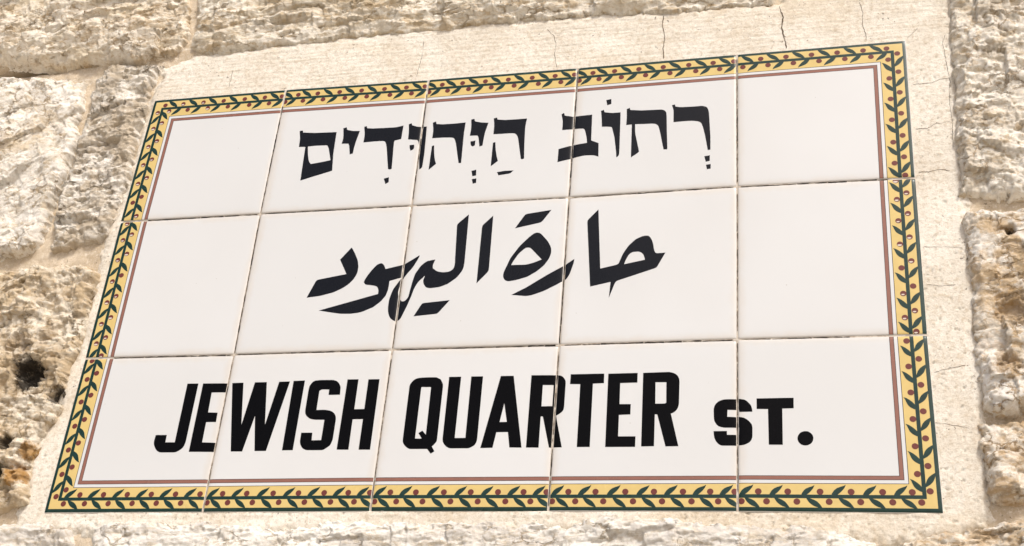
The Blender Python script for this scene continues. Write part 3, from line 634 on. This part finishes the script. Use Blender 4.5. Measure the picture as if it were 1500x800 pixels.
class Tile:
    def __init__(t, i, j):
        t.i, t.j = i, j
        t.c00, t.c10, t.c01, t.c11 = JT[(i, j)], JT[(i + 1, j)], JT[(i, j + 1)], JT[(i + 1, j + 1)]
        rnd = random.Random(100 + i * 7 + j * 31)
        t.g = (0.0 if i == 0 else GAP, 0.0 if i == 4 else GAP, 0.0 if j == 0 else GAP, 0.0 if j == 2 else GAP)   # left right top bottom
        t.ta, t.tb, t.tc = rnd.uniform(-.22, .22), rnd.uniform(-.22, .22), rnd.uniform(-.12, .25)
        t.sides = [s for s, on in (('bottom', j == 2), ('right', i == 4), ('top', j == 0), ('left', i == 0)) if on]
    def plane(t, s, v):
        a, b = s / S, v / S
        a, b = np.asarray(a, float)[..., None], np.asarray(b, float)[..., None]
        return (1 - a) * (1 - b) * t.c00 + a * (1 - b) * t.c10 + (1 - a) * b * t.c01 + a * b * t.c11
    def local(t, P):
        s, v = np.full(len(P), 75.0), np.full(len(P), 75.0)
        for _ in range(6):
            r = P - t.plane(s, v)
            a, b = (s / S)[:, None], (v / S)[:, None]
            ds = ((1 - b) * (t.c10 - t.c00) + b * (t.c11 - t.c01)) / S
            dv = ((1 - a) * (t.c01 - t.c00) + a * (t.c11 - t.c10)) / S
            det = ds[:, 0] * dv[:, 1] - ds[:, 1] * dv[:, 0]
            s = s + (r[:, 0] * dv[:, 1] - r[:, 1] * dv[:, 0]) / det
            v = v + (ds[:, 0] * r[:, 1] - ds[:, 1] * r[:, 0]) / det
        return np.stack([s, v], 1)
    def height(t, s, v):
        f = lambda d: np.interp(d, PROF_D, PROF_H)
        gl, gr, gt, gb = t.g
        h = f(s - gl) + f(S - gr - s) + f(v - gt) + f(S - gb - v)
        return np.maximum(h, -1.6) + t.tc + t.ta * (s - 75) / 75 + t.tb * (v - 75) / 75
    def lines(t):
        gl, gr, gt, gb = t.g
        ls = [gl + d for d in PROF_D[1:]] + [S - gr - d for d in PROF_D[1:]]
        lv = [gt + d for d in PROF_D[1:]] + [S - gb - d for d in PROF_D[1:]]
        return ls, lv
    def body(t):
        gl, gr, gt, gb = t.g
        def axis(a, b):
            e = [a + d for d in PROF_D] + [b - d for d in PROF_D]
            return np.array(sorted(e + list(np.linspace(a + 13, b - 13, 42))))
        sx, sv = axis(gl, S - gr), axis(gt, S - gb)
        Sg, Vg = np.meshgrid(sx, sv)
        H = t.height(Sg, Vg)
        P = t.plane(Sg, Vg)
        # hand-pressed edge: the outermost rings wander and chip a little
        n = len(sx)
        m = len(sv)
        jit = np.zeros(P.shape)
        sd = 900 + t.i * 13 + t.j * 57
        e1 = .32 * fbm(P[..., 0] / 5, P[..., 1] / 5, sd, 3, .7)
        e2 = .32 * fbm(P[..., 0] / 5, P[..., 1] / 5, sd + 5, 3, .7)
        for ring, k in ((0, 1.0), (1, .6)):
            jit[ring, :, 1] += k * e1[ring, :]
            jit[m - 1 - ring, :, 1] += k * e1[m - 1 - ring, :]
            jit[:, ring, 0] += k * e2[:, ring]
            jit[:, n - 1 - ring, 0] += k * e2[:, n - 1 - ring]
        P = P + jit
        bm = bmesh.new()
        top = [[bm.verts.new(W3(P[a, b, 0], H[a, b], P[a, b, 1])) for b in range(n)] for a in range(m)]
        for a in range(m - 1):
            for b in range(n - 1):
                bm.faces.new((top[a][b], top[a + 1][b], top[a + 1][b + 1], top[a][b + 1]))
        loop = [top[0][b] for b in range(n)] + [top[a][n - 1] for a in range(1, m)] + [top[m - 1][b] for b in range(n - 2, -1, -1)] + [top[a][0] for a in range(m - 2, 0, -1)]
        back = [bm.verts.new((w.co.x, 0.0075, w.co.z)) for w in loop]
        for q in range(len(loop)):
            r = (q + 1) % len(loop)
            f = bm.faces.new((loop[q], loop[r], back[r], back[q]))
            f.material_index = 1
        f = bm.faces.new(back)
        f.material_index = 1
        bmesh.ops.recalc_face_normals(bm, faces=bm.faces)
        me = bpy.data.meshes.new('tile')
        bm.to_mesh(me)
        bm.free()
        o = link('tile', me, [M_TILE, M_EDGE], sign)
        me.polygons.foreach_set('use_smooth', [p.material_index == 0 for p in me.polygons])
        return o
    def prints(t, bm_out, items, lo=.5):
        """items: (loops in local mm, material index, lift mm); cut to the tile and laid on its curved glaze"""
        bm = bmesh.new()
        lift = bm.faces.layers.float.new('lift')
        for loops, mi, up in items:
            vec = [[Vector((q[0], q[1], 0)) for q in l] for l in loops]
            flat = [q for l in vec for q in l]
            vs = [bm.verts.new(q) for q in flat]
            for tri in tessellate_polygon(vec):
                try:
                    f = bm.faces.new([vs[k] for k in tri])
                    f.material_index = mi
                    f[lift] = up
                except ValueError:
                    pass
        gl, gr, gt, gb = t.g
        lo_out = .35 + .6 * ((t.i * 37 + t.j * 53) % 10) / 10      # unprinted rim of glaze on the sign's outer edge
        lim = lambda g: g + (lo if g else lo_out)
        def cut(co, no, clear):
            geom = bm.verts[:] + bm.edges[:] + bm.faces[:]
            if geom:
                bmesh.ops.bisect_plane(bm, geom=geom, dist=1e-5, plane_co=co, plane_no=no, clear_outer=clear)
        cut((lim(gl), 0, 0), (-1, 0, 0), True)
        cut((S - lim(gr), 0, 0), (1, 0, 0), True)
        cut((0, lim(gt), 0), (0, -1, 0), True)
        cut((0, S - lim(gb), 0), (0, 1, 0), True)
        if not bm.faces:
            bm.free()
            return
        ls, lv = t.lines()
        xs, ys = [v.co.x for v in bm.verts], [v.co.y for v in bm.verts]
        for c in ls:
            if min(xs) < c < max(xs):
                cut((c, 0, 0), (1, 0, 0), False)
        for c in lv:
            if min(ys) < c < max(ys):
                cut((0, c, 0), (0, 1, 0), False)
        for f in bm.faces:
            new = []
            for v in f.verts:
                s, w = v.co.x, v.co.y
                p = t.plane(np.float64(s), np.float64(w))
                h = float(t.height(np.float64(s), np.float64(w))) + f[lift]
                new.append(bm_out.verts.new(W3(p[0], h, p[1])))
            g = bm_out.faces.new(new)
            g.material_index = f.material_index
        bm.free()

TILES = {(i, j): Tile(i, j) for j in range(3) for i in range(5)}
TOBJ = {}

# border geometry: a runs along the growing vine, n inward from the sign's edge
def side_map(side):
    return {'bottom': lambda a, n: (a, S - n), 'right': lambda a, n: (S - n, S - a),
            'top': lambda a, n: (S - a, n), 'left': lambda a, n: (n, a)}[side]
NEXT = {'bottom': 'right', 'right': 'top', 'top': 'left', 'left': 'bottom'}
PREV = {v: k for k, v in NEXT.items()}
IN_LEAF = [(-10.6, .6), (-10.3, 2.2), (-8.6, 5.0), (-6.6, 6.8), (-4.0, 7.9), (-1.6, 8.7), (0, 9.7), (-.9, 7.3), (-2.4, 5.2), (-4.2, 3.2), (-6.2, 1.5), (-8, .3)]
OUT_LEAF = [(-6.6, -.6), (-3.4, -1.6), (-.6, -2.7), (1.6, -4.2), (3.4, -6.3), (5.4, -9.6), (2.4, -9.0), (-.4, -8.0), (-2.6, -6.6), (-4.4, -4.8), (-6.0, -2.2)]

def smooth_loop(p, it=2):
    """round a leaf, keeping its base and its tip sharp"""
    tip = max(range(len(p)), key=lambda k: p[k][0])
    keepi = {0, tip}
    q = [(x, k in keepi) for k, x in enumerate(p)]
    for _ in range(it):
        r = []
        for k, (x, sh) in enumerate(q):
            if sh:
                r.append((x, True))
            else:
                a, b = q[k - 1][0], q[(k + 1) % len(q)][0]
                r.append(((x[0] * .84 + a[0] * .16, x[1] * .84 + a[1] * .16), False))
                r.append(((x[0] * .84 + b[0] * .16, x[1] * .84 + b[1] * .16), False))
        q = r
    return [x for x, _ in q]
IN_LEAF, OUT_LEAF = smooth_loop(IN_LEAF), smooth_loop(OUT_LEAF)
TIPS = [12.1, 34.2, 57.9, 81.0, 103.3, 125.7, 146.6]
TIPS_OUT = [11.6, 33.8, 57.9, 81.3, 103.8, 126.8, 146.4]
BER_IN = [15.7, 37.8, 61.8, 84.6, 107.5, 128.8, 147.7]
BER_OUT = [2.9, 21.8, 44.4, 68.2, 91.2, 114.3, 135.0]

def circle(r, ca, cn, k=18, ra=1.0):
    return [(ca + r * ra * math.cos(q * 2 * math.pi / k), cn + r * math.sin(q * 2 * math.pi / k)) for q in range(k)]

for (i, j), T in TILES.items():
    ob = T.body()
    TOBJ[(i, j)] = ob
    if not T.sides:
        continue
    band, vine, stripe = [], [], []
    rnd = random.Random(i * 5 + j)
    for side in T.sides:
        mp = side_map(side)
        starts, ends = PREV[side] in T.sides, NEXT[side] in T.sides
        def strip(n0, n1, mi, up, dst):
            a0, b0 = (n0, n1) if starts else (0, 0)
            a1, b1 = (S - n0, S - n1) if ends else (S, S)
            dst.append(([[mp(a0, n0), mp(a1, n0), mp(b1, n1), mp(b0, n1)]], mi, up))
        strip(0.0, 3.7, 1, .03, band)
        strip(3.7, 22.9, 0, .03, band)
        strip(22.9, 23.4, 2, .03, band)
        strip(26.1, 26.55, 1, .03, stripe)
        strip(26.55, 29.3, 0, .03, stripe)
        strip(29.3, 29.7, 1, .03, stripe)
        strip(11.1, 14.1, 0, .07, vine)
        C = 12.6
        glint = (i, j) in ((4, 1), (0, 1), (0, 0))
        if starts:
            tin = [27.2 + 22.7 * k for k in range(6)]
            tout = [27.0 + 22.8 * k for k in range(6)]
            bin_ = [t + 3.9 for t in tin]
            bout = [17.3] + [t + 10.4 for t in tin[:-1]]
        else:
            tin, tout, bin_, bout = TIPS, TIPS_OUT, BER_IN, BER_OUT
            if ends:
                tin, tout, bin_, bout = tin[:6], tout[:6], bin_[:6], bout
        for t0 in tin:
            k = rnd.uniform(.96, 1.04)
            vine.append(([[mp(t0 + a * k, C + n * min(1.0, k)) for a, n in IN_LEAF]], 0, .09))
        for t0 in tout:
            k = rnd.uniform(.96, 1.04)
            vine.append(([[mp(t0 + a * k, C + n * min(1.0, k)) for a, n in OUT_LEAF]], 0, .09))
        for lst, dn in ((bin_, 3.85), (bout, -4.25)):
            for a0 in lst:
                vine.append(([[mp(a, n) for a, n in circle(2.55, a0, C + dn, 20)]], 1, .11))
                if glint and rnd.random() < .9 and not (i == 0 and j == 0 and side == 'top' and a0 < 75):
                    cx, cv = mp(a0, C + dn)
                    gs = rnd.uniform(.75, 1.1)
                    vine.append(([[(cx - .3 + 1.75 * gs * math.cos(q * .3926), cv + .75 + (1.1 * math.sin(q * .3926) if q < 8 else .55 * math.sin(q * .3926)) * gs) for q in range(16)]], 2, .13))
    for name, items, mats in (('border_band', band, [M_YELL, M_GREEN, M_LINE]), ('vine', vine, [M_LEAF, M_BERRY, M_GLINT]), ('border_stripe', stripe, [M_BROWN, M_LINE])):
        bm = bmesh.new()
        T.prints(bm, items)
        bmesh.ops.remove_doubles(bm, verts=bm.verts, dist=1e-6)
        link(name, bm_mesh(name, bm), mats, ob)

# lettering, each letter a printed shape laid on the tile or tiles that carry it
def loops_in(a, b):
    """is loop b inside loop a (its first point)"""
    return poly_sd(a, np.array([b[0, 0]]), np.array([b[0, 1]]))[0] > 0

for kind, label, loops in GLYPHS:
    L = [pts(l, .1) for l in loops]
    shapes = []
    for a in L:
        host = [s for s in shapes if loops_in(s[0], a)]
        if host:
            host[0].append(a)
        else:
            shapes.append([a])
    bm = bmesh.new()
    allp = np.concatenate(L)
    for T in TILES.values():
        b = T.local(allp)
        if b[:, 0].max() < 0 or b[:, 0].min() > S or b[:, 1].max() < 0 or b[:, 1].min() > S:
            continue
        T.prints(bm, [([T.local(l) for l in sh], 0, .05) for sh in shapes])
    bmesh.ops.remove_doubles(bm, verts=bm.verts, dist=1e-6)
    o = link('letter', bm_mesh('letter', bm), M_BLACK if kind == 'L' else M_BLACK_SKY, sign)
    o['label'] = label

# grout in the joints, and dark strips painting grime and shade where it has shrunk
def joint(line, width, base, seed, off, dens):
    """line: joint corner points; dens: per tile, (from, to, fraction dark, width)"""
    bm_g, bm_d = bmesh.new(), bmesh.new()
    P = np.array(line)
    seg = np.diff(P, axis=0)
    L = np.r_[0, np.cumsum(np.hypot(seg[:, 0], seg[:, 1]))]
    n = int(L[-1] / .8)
    t = np.linspace(.2, L[-1] - .2, n)
    x, z = np.interp(t, L, P[:, 0]), np.interp(t, L, P[:, 1])
    tx, tz = np.gradient(x), np.gradient(z)
    k = np.hypot(tx, tz)
    nx, nz = -tz / k, tx / k
    rows = []
    for w in (-1, -.5, 0, .5, 1):
        px, pz = x + nx * w * width / 2, z + nz * w * width / 2
        h = base - .18 * (1 - w * w) + .28 * fbm(px / 2.4, pz / 2.4, seed, 3, .6) + .2 * fbm(px / 14, pz / 14, seed + 4, 2)
        rows.append([bm_g.verts.new(W3(px[q], h[q], pz[q])) for q in range(n)])
    for a in range(4):
        for q in range(n - 1):
            bm_g.faces.new((rows[a][q], rows[a + 1][q], rows[a + 1][q + 1], rows[a][q + 1]))
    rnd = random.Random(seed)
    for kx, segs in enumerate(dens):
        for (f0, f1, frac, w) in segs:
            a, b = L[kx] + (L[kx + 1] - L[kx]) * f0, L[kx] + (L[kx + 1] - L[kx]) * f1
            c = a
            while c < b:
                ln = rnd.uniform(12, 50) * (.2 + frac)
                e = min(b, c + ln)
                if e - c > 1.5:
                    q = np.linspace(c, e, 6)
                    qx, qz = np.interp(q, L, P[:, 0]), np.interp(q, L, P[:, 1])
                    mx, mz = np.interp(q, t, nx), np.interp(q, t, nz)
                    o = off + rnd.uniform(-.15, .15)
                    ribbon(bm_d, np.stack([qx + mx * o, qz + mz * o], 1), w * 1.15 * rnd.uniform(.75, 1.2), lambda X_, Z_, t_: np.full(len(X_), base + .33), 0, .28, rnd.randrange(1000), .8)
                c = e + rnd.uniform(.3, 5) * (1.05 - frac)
    g = link('grout_line', bm_mesh('grout_line', bm_g), M_GROUT, sign)
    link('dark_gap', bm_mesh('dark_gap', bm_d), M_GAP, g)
V = lambda i: [JT[(i, j)] for j in range(4)]
Hh = lambda j: [JT[(i, j)] for i in range(6)]
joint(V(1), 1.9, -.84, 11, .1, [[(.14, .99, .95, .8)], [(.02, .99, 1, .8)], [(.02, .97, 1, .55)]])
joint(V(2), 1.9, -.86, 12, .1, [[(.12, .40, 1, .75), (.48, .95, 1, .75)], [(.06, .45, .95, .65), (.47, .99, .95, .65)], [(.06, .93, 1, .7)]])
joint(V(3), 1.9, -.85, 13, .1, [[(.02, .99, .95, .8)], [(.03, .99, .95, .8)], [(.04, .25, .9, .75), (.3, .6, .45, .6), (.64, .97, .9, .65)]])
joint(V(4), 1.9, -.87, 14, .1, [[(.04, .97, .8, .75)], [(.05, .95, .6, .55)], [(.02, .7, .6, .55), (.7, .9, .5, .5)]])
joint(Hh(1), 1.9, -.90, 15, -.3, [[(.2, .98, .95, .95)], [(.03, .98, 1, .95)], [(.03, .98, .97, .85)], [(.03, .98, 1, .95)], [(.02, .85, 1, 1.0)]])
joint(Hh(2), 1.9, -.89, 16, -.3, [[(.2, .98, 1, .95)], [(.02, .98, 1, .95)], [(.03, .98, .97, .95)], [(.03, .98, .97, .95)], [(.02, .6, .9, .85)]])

for o in bpy.data.objects:
    if 'mid' in o:
        del o['mid']
